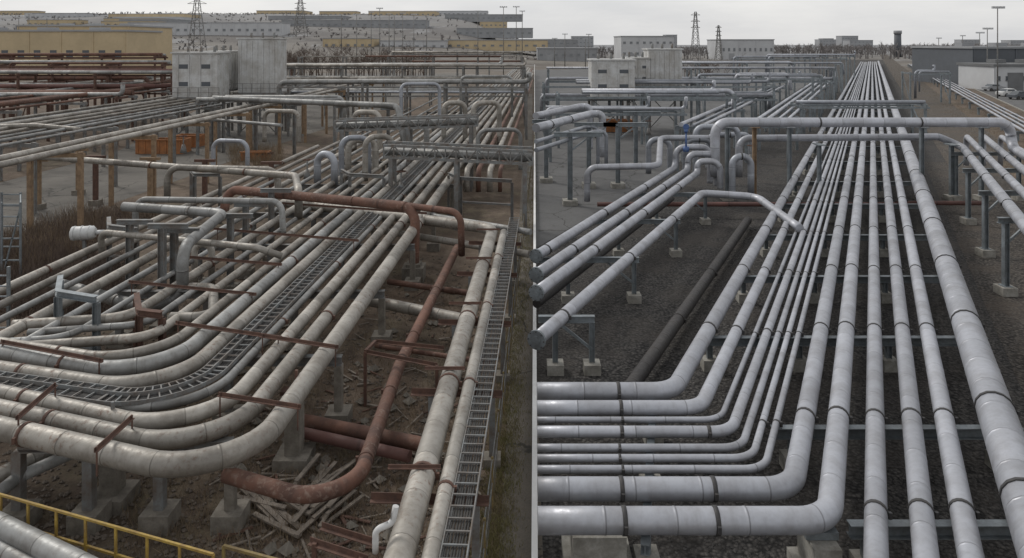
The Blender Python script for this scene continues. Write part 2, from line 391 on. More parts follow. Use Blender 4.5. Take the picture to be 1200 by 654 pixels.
for px,zt in ((852,4.6),(884,4.6),(925,4.6),(1080,4.6),(1150,4.6),(960,3.5),(1115,3.5)):
    q=D(px,46.1,0); mb=MB(); mb.beam(q+Vector((0,0,.3)),q+Vector((0,0,zt)),.22,.22,0,'I'); mb.box((q.x,q.y,.15),(.7,.7,.3),1); mb.box((q.x,q.y,zt+.03),(.5,.9,.06),0)
    mb.done('steel_column',['galv' if px!=884 else 'woodp','conc'])
for px,Y,z0,z1,px2 in ((803,48,1.0,3.6,835),(815,50,1,4.2,865),(830,52,1,3.4,880),(858,44,.8,3.1,880),(785,51,.8,3.2,760)):
    pipe('riser_pipe',[D(px,Y,z0),D(px,Y,z1),D(px2,Y,z1),D(px2,Y,z0)],.40,'newd',bend=.6,bX=[D((px+px2)/2,Y,0).x],joint=1.3)
pipe('insulated_pipe',[D(688,43,.6),D(688,43,2.6),D(772,43,2.7),D(774,48,3.7),D(838,48,3.7)],.38,'new',bend=.6)
mb=MB(); q=D(804,46,0)
mb.tube([q+Vector((0,0,3.2)),q+Vector((0,0,4.3))],.06,0,10); mb.tube([q+Vector((0,0,4.3)),q+Vector((0,0,4.5))],[.12,.12],0,12)
mb.tube([q+Vector((0,-.03,4.65)),q+Vector((0,.03,4.65))],.2,0,14); mb.tube([q+Vector((0,0,3.1)),q+Vector((0,0,3.4))],[.2,.2],0,12)
mb.done('gate_valve',['blue'])
for y0,z,ye,d in ((136,4.9,58,.5),(150,4.7,54,.55),(166,4.2,50,.25),(176,4.0,49,.25)):
    s=SM(y0,z)+Vector((.05,0,0)); e=run(s,ye,VR); pipe('insulated_pipe',[s,e,Vector((e.x+.8,e.y,z)),Vector((e.x+.8,e.y,1.5))],d,'newd' if d<.5 else 'new',bend=.7,bY=[47,50],joint=1.3)
for px,Y in ((668,44.7),(690,50),(724,50),(745,58),(640,52)):
    q=D(px,Y,0); mb=MB(); mb.beam(q+Vector((0,0,.3)),q+Vector((0,0,4.4)),.3,.3,0,'I'); mb.box((q.x,q.y,.15),(.9,.9,.36),1)
    mb.beam(q+Vector((-1.0,0,4.35)),q+Vector((2.0,0,4.35)),.25,.28,0,'I'); mb.beam(q+Vector((0,0,3.3)),q+Vector((1.2,0,4.2)),.1,.1,0)
    mb.done('steel_column',['galv','conc'])
# ------------------------------------------------------------ generic racks
def cross_rack(px0,px1,Y,zs,n,mats,st='galv',w=2.4,colgap=7,dmin=.18,dmax=.5,name='pipe_rack',drops=True):
    mb=MB(); x0=(px0-600)*Y/F;x1=(px1-600)*Y/F
    nc=max(2,int((x1-x0)/colgap)+1)
    for i in range(nc):
        x=x0+.3+(x1-x0-.6)*i/(nc-1)
        for yy in (Y-w/2,Y+w/2): mb.beam((x,yy,0),(x,yy,max(zs)+.2),.22,.22,0,'box')
        for z in zs: mb.beam((x,Y-w/2-.3,z-.02),(x,Y+w/2+.3,z-.02),.2,.22,0)
        if R.random()<.4: mb.beam((x,Y-w/2,.3),(x,Y+w/2,max(zs)-.2),.09,.09,0)
    for z in zs:
        for yy in (Y-w/2-.25,Y+w/2+.25):
            if R.random()<.5: mb.beam((x0,yy,z-.2),(x1,yy,z-.2),.12,.2,0)
        for j in range(n):
            d=R.uniform(dmin,dmax); yy=Y-w/2+w*(j+.5)/n; mi=1+R.randrange(len(mats))
            a=x0+R.choice((0,0,.15,.3))*(x1-x0); b=x1-R.choice((0,0,.1,.25))*(x1-x0); zc=z+.1+d/2
            pts=[Vector((a,yy,zc)),Vector((b,yy,zc))]
            if drops and R.random()<.45: pts=[Vector((a,yy,R.uniform(.5,2)))]+pts
            if drops and R.random()<.45: pts=pts+[Vector((b,yy+R.uniform(-.5,.5),zc+R.choice((-2,-2,1))))]
            mb.tube(fillet(pts,d*1.5,5),d/2,mi,8)
    return mb.done(name,[st]+mats)
def long_rack(vp,k0,k1,z,y0,Y1,n,mats,st='galv',colgap=7,dmin=.18,dmax=.45,name='pipe_rack',levels=1,Ymin=None):
    mb=MB(); hz=H-z; dv=dirv(vp); Y0=Ymin if Ymin else F*hz/(y0-HY)
    c0=k0*hz;c1=k1*hz; Y=Y0+.5
    P=lambda c,Y,z: Vector((dv.x*Y+c,Y,z))
    while Y<Y1:
        mb.beam(P(c0,Y,0),P(c0,Y,z+.15),.22,.22,0); mb.beam(P(c1,Y,0),P(c1,Y,z+.15),.22,.22,0)
        for l in range(levels): mb.beam(P(c0-.2,Y,z-l*1.3-.02),P(c1+.2,Y,z-l*1.3-.02),.2,.22,0)
        if c1-c0>5: mb.beam(P((c0+c1)/2,Y,0),P((c0+c1)/2,Y,z-.15),.22,.22,0)
        Y+=colgap
    for l in range(levels):
        for j in range(n):
            d=R.uniform(dmin,dmax);c=c0+(c1-c0)*(j+.5)/n; zc=z+.1+d/2-l*1.3
            a=P(c,Y0,zc);b=P(c,Y1-R.uniform(0,6),zc)
            mb.tube([a,b],d/2,1+R.randrange(len(mats)),10,0 if Y0>70 else 1.15,s0=R.uniform(0,9))
    return mb.done(name,[st]+mats)
long_rack(VL,-6.9,-5.0,4.0,150,120,8,['oldg','old'],'galvo',colgap=8,Ymin=34,dmin=.14,dmax=.32)
long_rack(VL,-6.9,-5.2,2.4,150,90,4,['oldg','old'],'galvo',colgap=8,Ymin=36,dmin=.14,dmax=.3)
long_rack(VL,-4.6,-4.15,4.2,150,110,2,['old'],'woodp',colgap=7,Ymin=30,dmin=.3,dmax=.42)
long_rack(VL,-10.5,-7.6,4.6,150,100,6,['oldg','old','rustp'],'galvo',colgap=8,Ymin=40)
long_rack(VL,-13,-8.8,4.0,150,120,5,['rustp','old'],'rust',colgap=8,Ymin=55)
for Y,zs,px0,px1 in ((82,(6.4,4.8),-60,212),(92,(7.2,5.2,3.6),-60,200),(104,(8.0,6.0),-60,190),(72,(4.6,),-60,150)):
    cross_rack(px0,px1,Y,zs,3,['rustp','rustp','brownp','oldg'],'rust',w=3,dmin=.25,dmax=.6)
for Y,zs,px0,px1,n in ((66,(4.6,),235,400,3),(76,(5.6,),330,620,3),(88,(5.2,3.8),340,618,3),(100,(6.6,4.8),330,616,3),(115,(6.2,),340,615,3),(135,(7.2,),350,614,3),(165,(7.5,5.5),460,612,3)):
    cross_rack(px0,px1,Y,zs,n,['oldg','old','newd','rustp' if Y>110 else 'oldg'],'galvo',w=2.6,dmin=.2,dmax=.5)
for Y,zs,px0,px1,n in ((62,(4.2,),640,800,3),(70,(5.0,),650,860,3),(80,(5.4,4.0),634,905,3),(93,(5.6,),820,960,3),(108,(6.0,4.4),640,975,3),(128,(6.2,),760,985,3),(150,(6.8,),860,990,3),(185,(6.6,),900,1000,3)):
    cross_rack(px0,px1,Y,zs,n,['newd','new','newd'],'galv',w=2.6,dmin=.2,dmax=.5)
cross_rack(1060,1110,120,(5,),2,['newd'],'galv'); cross_rack(930,1080,75,(3.6,),2,['newd'],'galv',drops=False)
long_rack(VR,-2.3,-1.9,3.4,150,110,3,['newd','new'],'galv',Ymin=56,dmax=.4)
long_rack(VR,-1.5,-1.0,3.0,150,150,4,['new'],'galv',Ymin=60,dmax=.35)
long_rack(VR,1.62,2.0,.9,150,300,4,['new'],'galv',colgap=9,Ymin=28,dmin=.2,dmax=.35)
# ------------------------------------------------------------ LEFT: main bundle
zl=1.8
bundle=[(-.71,.45,'old',565,-60,488),(-.80,.38,'old',534,-60,466),(-.877,.35,'old',511,-60,447),(-.945,.22,'oldg',492,-60,436),
        (-1.085,.40,'old',462,-60,424),(-1.165,.40,'oldg',443,-60,404),(-1.24,.28,'old',428,-60,392)]
lY=[16,21,26.5,32,38,44,50,58,66,74]
for k,d,mat,cy,lx,ly in bundle:
    z=zl+d/2; c=K(VL,k,cy,z); l=G(lx,ly,z); ye=min(230,F*abs(k)*(H-z)/16)
    pipe('insulated_pipe',[l,c,run(c,ye,VL)],d,mat,bend=1.5,bY=[y+R.uniform(-.3,.3) for y in lY if y>c.y+3 and R.random()<.4],bX=[l.x+R.uniform(2,4)],strap='rust')
for k,d,mat,y0,ye,z in ((-1.34,.26,'old',395,150,1.9),(-1.42,.2,'oldg',380,120,1.9),(-1.52,.3,'old',372,150,1.9),(-1.62,.18,'oldg',395,90,1.9),(-1.85,.32,'old',405,60,1.9),(-1.97,.2,'oldg',405,140,1.9),(-2.08,.25,'old',405,90,1.9),(-2.2,.3,'old',405,58,1.7),(-1.74,.22,'oldg',405,110,1.9)):
    p=K(VL,k,y0,z)
    pipe('insulated_pipe',[p,run(p,ye,VL)] if y0>=405 else [Vector((p.x-3,p.y-.6,z)),p,run(p,ye,VL)],d,mat,bend=.8,bY=[y for y in lY if R.random()<.3],strap='rust')
for k,d,z in ((-.62,.36,2.1),(-.53,.32,2.1),(-.44,.36,2.1),(-.36,.26,2.1)):
    p=K(VL,k,200,z); pipe('insulated_pipe',[Vector((p.x,p.y,.8)),p,run(p,min(220,F*abs(k)*(H-z)/16),VL)],d,'old' if d>.33 else 'rustp')
def tray(name,pts,w,bend,ncab,mat='galvo'):
    path=fillet(pts,bend,12); mb=MB()
    Q=[path[0]];
    for i in range(len(path)-1):
        L=(path[i+1]-path[i]).length;m=max(1,int(L/.32))
        for j in range(1,m+1): Q.append(path[i].lerp(path[i+1],j/m))
    def off(i,o,dz=0):
        t=(Q[min(len(Q)-1,i+1)]-Q[max(0,i-1)]).normalized(); s=t.cross(Vector((0,0,1))).normalized(); return Q[i]+s*o+Vector((0,0,dz))
    for sgn in (-1,1):
        for i in range(len(Q)-1): mb.beam(off(i,sgn*w/2),off(i+1,sgn*w/2),.022,.1,0)
    for i in range(len(Q)):
        if Q[i].y<75: mb.beam(off(i,-w/2,.035),off(i,w/2,.035),.03,.025,0)
    for c in range(ncab):
        o=(c+.5)/ncab*w*.8-w*.4; mb.tube([off(i,o+R.uniform(-.012,.012),-.02) for i in range(0,len(Q),2)],.022,1,5)
    return mb.done(name,[mat,'dark'])
c=K(VL,-1.0,480,2.05); tray('cable_tray',[G(-60,440,2.05),c,run(c,110,VL)],.38,1.6,7)
c=K(VL,-1.035,468,2.1); tray('cable_tray',[G(-60,432,2.1),c,run(c,90,VL)],.22,1.3,4)
for Y in [15.0,19,24,29.5,35,42,50,60,72,86,102,120]:
    mb=MB(); c0=-1.75*8.1;c1=-.66*8.1
    if Y<17: c0=-1.35*8.1;c1=-.8*8.1
    P=lambda c,z: Vector((dirv(VL).x*Y+c,Y,z))
    mb.beam(P(c0,zl-.12),P(c1,zl-.12),.2,.24,0,'I')
    for i in range(4):
        c=c0+(c1-c0)*(i+.02)/3.05; mb.beam(P(c,.35),P(c,zl-.24),.2,.2,1 if i==3 else 0); mb.box(P(c,.18),(.6,.6,.4),1)
    mb.done('pipe_support',['galvo','concd'])
for px,py,zt in ((345,543,1.7),(132,590,1.7)):
    q=G(px,py); mb=MB(); mb.box((q.x,q.y,.95),(.36,.4,1.5),1); mb.box((q.x,q.y,.14),(.8,.8,.28),1); mb.box((q.x,q.y,1.72),(.6,.3,.08),0)
    mb.beam((q.x+.1,q.y-.18,1.6),(q.x+.1,q.y-.18,2.3),.06,.06,0); mb.done('concrete_post',['rust' if px>200 else 'galvo','concd'])
for a,b,z in (((305,393),(396,407),2.35),((255,462),(352,477),2.35),((150,330),(300,345),2.2),((205,378),(330,396),2.3),((0,400),(120,423),2.3),((250,268),(420,282),2.35),((205,300),(330,310),2.3),((330,238),(500,250),2.4),((20,490),(66,450),2.4),((112,528),(156,488),2.4)):
    mb=MB(); A=G(a[0],a[1],z);B=G(b[0],b[1],z); mb.beam(A,B,.07,.07,0,'L')
    for t in (.03,.97):
        q=A.lerp(B,t); mb.beam(q+Vector((0,0,.05)),q-Vector((0,0,.5)),.025,.025,0)
    mb.done('rusty_crossbar',['rust'])
# trunk on the right
z=2.0
c=G(580,268,z); far=G(325,236,z)
trk=K(VL,-.285,760,z)
kk=(trk.x-dirv(VL).x*trk.y)
pipe('insulated_pipe',[trk,Vector((kk+dirv(VL).x*c.y,c.y,z)),far,far-Vector((0,0,1.6))],.48,'old',bend=1.0,bY=[13.4,17,21,26],strap='rust')
p=K(VL,-.225,760,z); e=run(p,31,VL); pipe('insulated_pipe',[p,e,Vector((e.x,e.y,.2))],.28,'old',bY=[13,17,22,27],strap='rust')
p=K(VL,-.205,760,1.3); pipe('insulated_pipe',[p,run(p,34,VL)],.16,'oldg')
p=K(VL,-.18,760,z); tray('cable_tray',[p,run(p,33,VL)],.42,1,7)
for Y in (13.2,17.2,21.5,26,30):
    mb=MB(); P=lambda c,z: Vector((dirv(VL).x*Y+c,Y,z))
    mb.beam(P(-.40*8,1.72),P(-.13*8,1.66),.12,.12,0,'L')
    for c in (-.34*8,-.16*8): mb.beam(P(c,.2),P(c,1.6),.14,.14,1); mb.box(P(c,.1),(.4,.4,.22),2)
    mb.beam(P(-.36*8,2.28),P(-.24*8,2.28),.06,.05,0,'L')
    mb.done('pipe_support',['rust','galvo','concd'])
mb=MB(); Y=11.5; cf=-.115*10
while Y<75:
    p=Vector((dirv(VL).x*Y+cf,Y,0)); q=Vector((dirv(VL).x*(Y+2)+cf,Y+2,0))
    mb.beam(p,p+Vector((0,0,1.15)),.045,.045,0)
    for zz in (1.1,.6): mb.beam(p+Vector((0,0,zz)),q+Vector((0,0,zz)),.02,.02,1)
    for i in range(8):
        u=p.lerp(q,i/8); mb.beam(u+Vector((0,0,.1)),u+Vector((0,0,1.1)),.008,.008,1)
    Y+=2
mb.done('yard_fence',['yellowo','galvo'])
pipe('rusty_pipe',[G(262,224,3)-Vector((0,0,1.0)),G(268,222,3),G(487,243,3),D(485,30.6,.4)],.42,'rustp',bend=.7,bX=[-7,-4.6],strap='rust')
pipe('rusty_pipe',[G(470,240,3),G(540,249,3),D(541,30,1.2)],.28,'rustp',bend=.5,strap='rust')
q=D(485,30.6,0); mb=MB(); mb.box((q.x,q.y,.3),(.9,.9,.6),0); mb.box((q.x,q.y,.66),(.6,.6,.12),0); mb.done('concrete_block',['concd'])
pipe('rusty_pipe',[G(536,290,1.1),G(468,428,1.1),G(408,598,1.1),G(265,556,1.1)],.32,'rustp',bend=1.3,bY=[15.5,18.5,22,26],strap='rust')
for a,b,z,d,m in (((350,492),(500,522),.5,.33,'rustp'),((345,505),(480,535),.5,.26,'brownp'),((432,352),(560,378),.9,.38,'old'),((440,405),(575,425),.6,.14,'rustp'),((395,262),(640-20,298),1.2,.3,'old'),((500,252),(622,272),1.8,.26,'oldg'),((455,330),(560,345),.5,.22,'rustp')):
    pipe('rusty_pipe' if m in('rustp','brownp') else 'insulated_pipe',[G(a[0],a[1],z),G(b[0],b[1],z)],d,m)
for a,b,c_,e_ in (((428,412),(512,428),(440,400),(520,408)),):
    mb=MB(); mb.beam(G(*a,1.5),G(*b,1.5),.08,.08,0,'L'); mb.beam(G(*c_,1.5),G(*e_,1.5),.08,.08,0,'L'); mb.beam(G(*a,1.5),G(*c_,1.5),.08,.08,0)
    for w_ in (a,b): q=G(*w_,1.5); mb.beam(q,Vector((q.x,q.y,0)),.08,.08,0)
    mb.done('rusty_bracket',['rust'])
# U loop and frames
pipe('expansion_loop_pipe',[G(145,242,3.2),G(262,250,3.2),G(214,290,3.2),D(214,24.2,1.5),G(172,362,1.5),G(60,330,1.5)],.38,'oldg',bend=.6,strap='galvo',bX=[-13])
pipe('expansion_loop_pipe',[G(120,300,1.6),G(118,272,2.6),G(300,290,2.6),G(330,300,2.2)],.24,'old',bend=.4)
pipe('expansion_loop_pipe',[G(150,240,3.2)+Vector((0,.6,-1.6)),G(150,240,3.2)+Vector((0,.6,.1)),G(330,236,3.2),D(332,31,1.8)],.26,'oldg',bend=.5)
pipe('expansion_loop_pipe',[D(228,27,1),D(228,27,2.5),D(248,27,2.5),D(248,27,1)],.24,'old',bend=.35)
pipe('expansion_loop_pipe',[D(222,24,1.9),D(250,24,1.9),G(250,372,1.9),G(200,372,1.9)],.3,'old',bend=.5)
for px,Y,zt in ((190,25,3.6),(204,25.6,3.3),(288,31,3.0),(270,29,3),(152,28,3),(318,33,3.2)):
    q=D(px,Y,0); mb=MB(); mb.beam(q+Vector((0,0,.3)),q+Vector((0,0,zt)),.22,.22,0,'I'); mb.box((q.x,q.y,.16),(.6,.6,.36),1); mb.beam(q+Vector((-.5,0,zt+.08)),q+Vector((.9,0,zt+.08)),.18,.18,0,'I'); mb.done('steel_column',['galvo','concd'])
def frame_obj(name,a,b,zt,mat='galv'):
    A=G(*a,0);B=G(*b,0); mb=MB()
    for q in (A,B): mb.beam(q,q+Vector((0,0,zt)),.16,.16,0,'I')
    mb.beam(A+Vector((0,0,zt+.1)),B+Vector((0,0,zt+.1)),.18,.18,0,'I'); mb.beam(A+Vector((0,0,zt*.5)),B+Vector((0,0,zt*.5)),.1,.1,0)
    mb.beam(A+Vector((0,0,zt+.1)),A+Vector((-.8,1.4,zt+.1)),.16,.16,0,'I'); mb.beam(A+Vector((-.8,1.4,zt)),A+Vector((-.8,1.4,0)),.14,.14,0)
    mb.done(name,[mat])
frame_obj('steel_frame',(68,452),(113,462),2.6); frame_obj('steel_frame',(128,330),(160,335),2.2,'galvo')
frame_obj('steel_frame',(163,460),(190,464),2.2,'rust'); frame_obj('steel_frame',(410,262),(450,265),2.6,'galvo')
frame_obj('steel_frame',(228,262),(258,262),2.6,'galvo'); frame_obj('steel_frame',(540,262),(600,266),2.4,'galvo')
q=G(99,273,1.6); mb=MB(); ax=Vector((1,.2,0)).normalized()
mb.tube([q-ax*.55,q-ax*.5,q+ax*.35,q+ax*.45],[.2,.3,.3,.2],0,16); mb.tube([q+ax*.45,q+ax*.8],.1,0,10)
for o in (-.4,-.1,.2): mb.tube([q+ax*(o-.02),q+ax*(o+.02)],.325,0,16)
mb.beam(q-Vector((0,0,.3)),q-Vector((0,0,1.6)),.12,.12,1); mb.done('valve_actuator',['white','galvo'])
pipe('insulated_pipe',[G(36,183,3.2),G(346,206,3.2),G(350,224,3.2),D(350,33.5,1.9)],.36,'old',bend=.6,bX=[-20,-14],strap='rust')
pipe('insulated_pipe',[D(196,39,1.6),D(196,39,3.3),G(325,199,3.3),D(326,38,2)],.34,'old',bend=.7)
pipe('insulated_pipe',[G(-40,150,4.2),G(40,147,4.4),G(95,152,4.2)],.34,'old')
pipe('insulated_pipe',[G(250,115,5),G(466,124,5),D(474,56,2.2)],.48,'oldg',bend=.8)
pipe('insulated_pipe',[G(245,140,4),G(330,147,4)],.26,'oldg')
for px,fy in ((45,245),(92,228),(112,240),(176,243),(240,246),(318,250)):
    q=G(px,fy,0); mb=MB(); mb.beam(q,q+Vector((0,0,3.0)),.24,.24,0); mb.box((q.x,q.y,.15),(.6,.6,.3),1); mb.beam(q+Vector((-.6,0,2.95)),q+Vector((.6,0,2.95)),.2,.16,0); mb.done('support_post',['woodp' if px<110 or px==176 else 'rust','concd'])
for px,Y in ((262,66),(300,64),(345,62),(400,60),(455,58),(250,70)):
    q=D(px,Y,0); mb=MB(); mb.beam(q,q+Vector((0,0,4.75)),.25,.25,0,'I'); mb.beam(q+Vector((-.6,0,4.7)),q+Vector((.6,0,4.7)),.2,.2,0); mb.done('steel_column',['galvo'])
def truss(pa,pb,hgt,w,name='truss_bridge'):
    mb=MB(); n=14
    for o in (-w/2,w/2):
        A=pa+Vector((0,o,0));B=pb+Vector((0,o,0)); up=Vector((0,0,hgt))
        mb.beam(A,B,.14,.14,0); mb.beam(A+up,B+up,.14,.14,0)
        for i in range(n+1):
            q=A.lerp(B,i/n); mb.beam(q,q+up,.07,.07,0)
            if i<n:
                r_=A.lerp(B,(i+1)/n); mb.beam(q+(up if i%2 else Vector()),r_+(Vector() if i%2 else up),.06,.06,0)
    for i in range(n+1):
        q=pa.lerp(pb,i/n); mb.beam(q-Vector((0,w/2,0)),q+Vector((0,w/2,0)),.08,.08,0)
    for o in (-.35,.3): mb.tube([pa+Vector((0,o,.3)),pb+Vector((0,o,.3))],.2,1,10)
    for t in (.05,.5,.95):
        q=pa.lerp(pb,t)
        for o in (-w/2,w/2): mb.beam(q+Vector((0,o,0)),Vector((q.x,q.y+o,0)),.22,.22,0)
    mb.done(name,['galvo','oldg'])
truss(G(452,182,3.7),G(624,190,3.7),.65,1.3)
truss(G(395,152,4.4),G(560,146,4.4),.6,1.3)
for px,Y,z0,z1,px2 in ((400,44,1.8,4.2,432),(408,46,1.8,3.8,440),(392,42,1.8,3.5,372),(428,43,1.8,4.4,460),(520,60,1.5,5,545),(555,60,1.5,5,585),(540,75,2,6.5,600),(470,70,2,6,515),(500,52,1.5,4.2,475),(445,56,1.5,4.6,415),(560,48,1.5,4.2,610),(350,58,2,4.5,310),(290,47,1.5,3.6,250)):
    pipe('riser_pipe',[D(px,Y,z0),D(px,Y,z1),D(px2,Y+.5,z1),D(px2,Y+.5,z0)],R.choice((.28,.34,.42)),R.choice(('oldg','old','newd')),bend=.6)
for px,Y,z in ((470,40,2.6),(430,46,2.8),(512,50,2.7),(360,44,2.6),(215,52,3),(880,50,2.6),(700,60,3),(760,62,3)):
    q=D(px,Y,z); mb=MB(); mb.tube([q-Vector((0,0,.9)),q+Vector((0,0,.3))],.05,0,8)
    mb.tube([q-Vector((0,0,.9)),q-Vector((0,0,.6)),q-Vector((0,0,.3))],[.24,.18,.1],0,12)
    ring=[q+Vector((math.cos(a)*.25,math.sin(a)*.25,.3)) for a in [i*math.pi/8 for i in range(17)]]; mb.tube(ring,.025,1,6,caps=False)
    for a in (0,1.57): mb.beam(q+Vector((math.cos(a)*.25,math.sin(a)*.25,.3)),q-Vector((math.cos(a)*.25,math.sin(a)*.25,-.3)),.03,.03,1)
    mb.done('gate_valve',['galvo','rust'])
mb=MB()
for px in (2,24):
    for Y in (30,32):
        q=D(px,Y,0); mb.beam(q,q+Vector((0,0,3.4)),.07,.07,0)
for z in (1,1.9,2.8,3.3):
    mb.beam(D(2,30,z),D(24,30,z),.05,.05,0);mb.beam(D(2,32,z),D(24,32,z),.05,.05,0);mb.beam(D(24,30,z),D(24,32,z),.05,.05,0)
mb.beam(D(2,30,.2),D(24,30,3.2),.05,.05,0); mb.done('scaffold_tower',['galv'])
mb=MB()
for px in (-6,10):
    q=D(px,23,0); mb.beam(q,q+Vector((0,0,2.9)),.08,.08,0)
for i in range(8): mb.beam(D(-6,23,.3+i*.33),D(10,23,.3+i*.33),.04,.04,0)
mb.done('steel_ladder',['galv'])
# bottom-left
pipe('insulated_pipe',[G(-40,596,.9),G(150,690,.9)],.38,'oldg'); pipe('insulated_pipe',[G(-40,622,.7),G(100,700,.7)],.3,'oldg'); pipe('insulated_pipe',[G(-40,646,.5),G(60,710,.5)],.3,'old')
pipe('insulated_pipe',[G(-30,570,1.0),G(95,512,1.0)],.3,'old'); pipe('insulated_pipe',[G(-30,600,1.0),G(20,560,1.0),G(120,515,1.0)],.25,'oldg')
mb=MB(); A=G(-30,571,1.25);B=G(250,650,1.25)
for z in (0,-.5): mb.beam(A+Vector((0,0,z)),B+Vector((0,0,z)),.04,.04,0)
for i in range(9):
    q=A.lerp(B,i/8); mb.beam(q,Vector((q.x,q.y,.0)),.04,.04,0)
mb.beam(A-Vector((0,0,1.12)),B-Vector((0,0,1.12)),.02,.12,0)
mb.done('safety_railing',['yellow'])
mb=MB(); A=G(262,640,1.0);B=G(345,662,1.0); mb.beam(A,B,.05,.05,0)
for t in (0,.5,1): q=A.lerp(B,t); mb.beam(q,Vector((q.x,q.y,0)),.05,.05,0)
mb.done('safety_railing',['yellowo'])
mb=MB(); A=G(362,634,1.2);B=G(430,656,1.2); mb.beam(A,B,.09,.09,0,'L'); mb.beam(A+Vector((.1,.4,0)),B+Vector((.1,.4,0)),.09,.09,0,'L')
for t in (.1,.9): q=A.lerp(B,t); mb.beam(q,Vector((q.x,q.y,0)),.08,.08,0)
mb.done('rusty_bracket',['rust'])
q=G(440,625,2.3); pipe('vent_pipe',[q+Vector((0,0,-.3)),q+Vector((0,0,.05)),q+Vector((.25,.1,.1)),q+Vector((.3,.12,.35))],.1,'white',bend=.1)
# timber debris
mb=MB()
for i in range(26):
    q=G(R.uniform(356,405),R.uniform(550,612)); a=R.gauss(1.15,.22)
    mb.box((q.x,q.y,R.uniform(.04,.3)),(R.uniform(.6,1.5),R.uniform(.07,.11),.03),0,a,Matrix.Rotation(R.uniform(-.1,.1),3,'Y'))
for i in range(8):
    q=G(R.uniform(295,335),R.uniform(585,632)); mb.box((q.x,q.y,R.uniform(.05,.2)),(R.uniform(1.0,1.8),.11,.04),0,R.gauss(-.75,.15))
mb.done('timber_debris',['wood'])
mb=MB()
for i in range(300):
    q=G(R.uniform(250,560),R.uniform(320,650)); mb.box((q.x,q.y,.05),(R.uniform(.1,.8),R.uniform(.02,.07),.025),R.choice((0,0,1)),R.uniform(0,3.1),Matrix.Rotation(R.uniform(-.2,.2),3,'Y'))
mb.done('scrap_debris',['wood','rust'])
def skip(q,L,Wd,h,name='orange_skip'):
    mb=MB()
    for s_,c_ in (((L,.1,h),(0,-Wd/2,h/2)),((L,.1,h),(0,Wd/2,h/2)),((.1,Wd-.1,h),(-L/2+.05,0,h/2)),((.1,Wd-.1,h),(L/2-.05,0,h/2))): mb.box(q+Vector(c_),s_,0)
    mb.box(q+Vector((0,0,.1)),(L-.2,Wd-.2,.08),1)
    for i in range(7): mb.box(q+Vector((-L/2+.2+i*(L-.4)/6,-Wd/2-.08,h/2)),(.12,.07,h*.9),0)
    mb.box(q+Vector((0,-Wd/2-.09,h+.03)),(L+.1,.16,.08),0)
    for i in range(14): mb.box(q+Vector((R.uniform(-L*.4,L*.4),R.uniform(-Wd*.35,Wd*.35),h*.8)),(R.uniform(.5,1.4),.15,.12),1,R.uniform(0,3))
    mb.done(name,['orange','rust'])
skip(D(192,66,0),4.2,1.8,1.25); skip(D(222,70,0),2.4,1.8,1.1); skip(D(722,82,0),3.6,1.8,1.3); skip(D(300,62,0),2.2,1.2,.7,'rusty_skip')
def equip(px,Y,w,dp,z0,z1,ribs,name):
    q=D(px,Y,0); mb=MB(); h=z1-z0
    mb.box((q.x,q.y,(z0+z1)/2),(w,dp,h),0); mb.box((q.x,q.y,z1+.06),(w+.3,dp+.3,.14),0); mb.box((q.x,q.y,z0-.12),(w+.8,dp+.8,.2),1)
    for i in range(ribs):
        x=q.x-w/2+w*(i+.5)/ribs; mb.box((x,q.y-dp/2-.06,(z0+z1)/2),(.1,.12,h*.92),0)
    for x,z in ((-.25,.3),(.25,.3),(-.25,.7),(.25,.7)):
        if ribs<6: mb.box((q.x+x*w,q.y-dp/2-.012,z0+h*z),(w*.36,.03,h*.28),0); mb.box((q.x+x*w,q.y-dp/2-.035,z0+h*z),(w*.2,.02,h*.1),2)
    for i in range(5): mb.box((q.x+w/2+.03,q.y-dp/2+dp*(i+.5)/5,(z0+z1)/2),(.06,.1,h*.9),0)
    for sx in (-1,1):
        for sy in (-1,1): mb.beam((q.x+sx*w*.48,q.y+sy*dp*.48,0),(q.x+sx*w*.48,q.y+sy*dp*.48,z0-.2),.25,.25,1)
    for sx in (-1,1): mb.beam((q.x-sx*w*.48,q.y-dp*.48,.2),(q.x+sx*w*.48,q.y-dp*.48,z0-.3),.1,.1,1)
    for z in (.5,1.0):
        mb.beam((q.x-w/2-.35,q.y-dp/2-.38,z0+z),(q.x+w/2+.35,q.y-dp/2-.38,z0+z),.04,.04,1)
    for i in range(6):
        x=q.x-w/2-.35+(w+.7)*i/5; mb.beam((x,q.y-dp/2-.38,z0-.1),(x,q.y-dp/2-.38,z0+1),.04,.04,1)
    for i in range(3): mb.tube([Vector((q.x-w*.3+i*w*.3,q.y,z1)),Vector((q.x-w*.3+i*w*.3,q.y,z1+.7))],.14,1,8)
    mb.done(name,['equip','galvo','walld'])
equip(236,76,4.6,3.2,4.4,8.9,4,'equipment_cabin'); equip(262,80,2.6,3.6,5,9.0,3,'equipment_cabin'); equip(308,80,4.2,3.4,4.6,10.4,7,'cooling_unit')
equip(716,79,4.6,3.4,4.2,8.1,4,'equipment_cabin'); equip(745,84,2.6,4,5,8.2,3,'equipment_cabin'); equip(776,84,3.8,3.4,4.4,9.2,7,'cooling_unit')
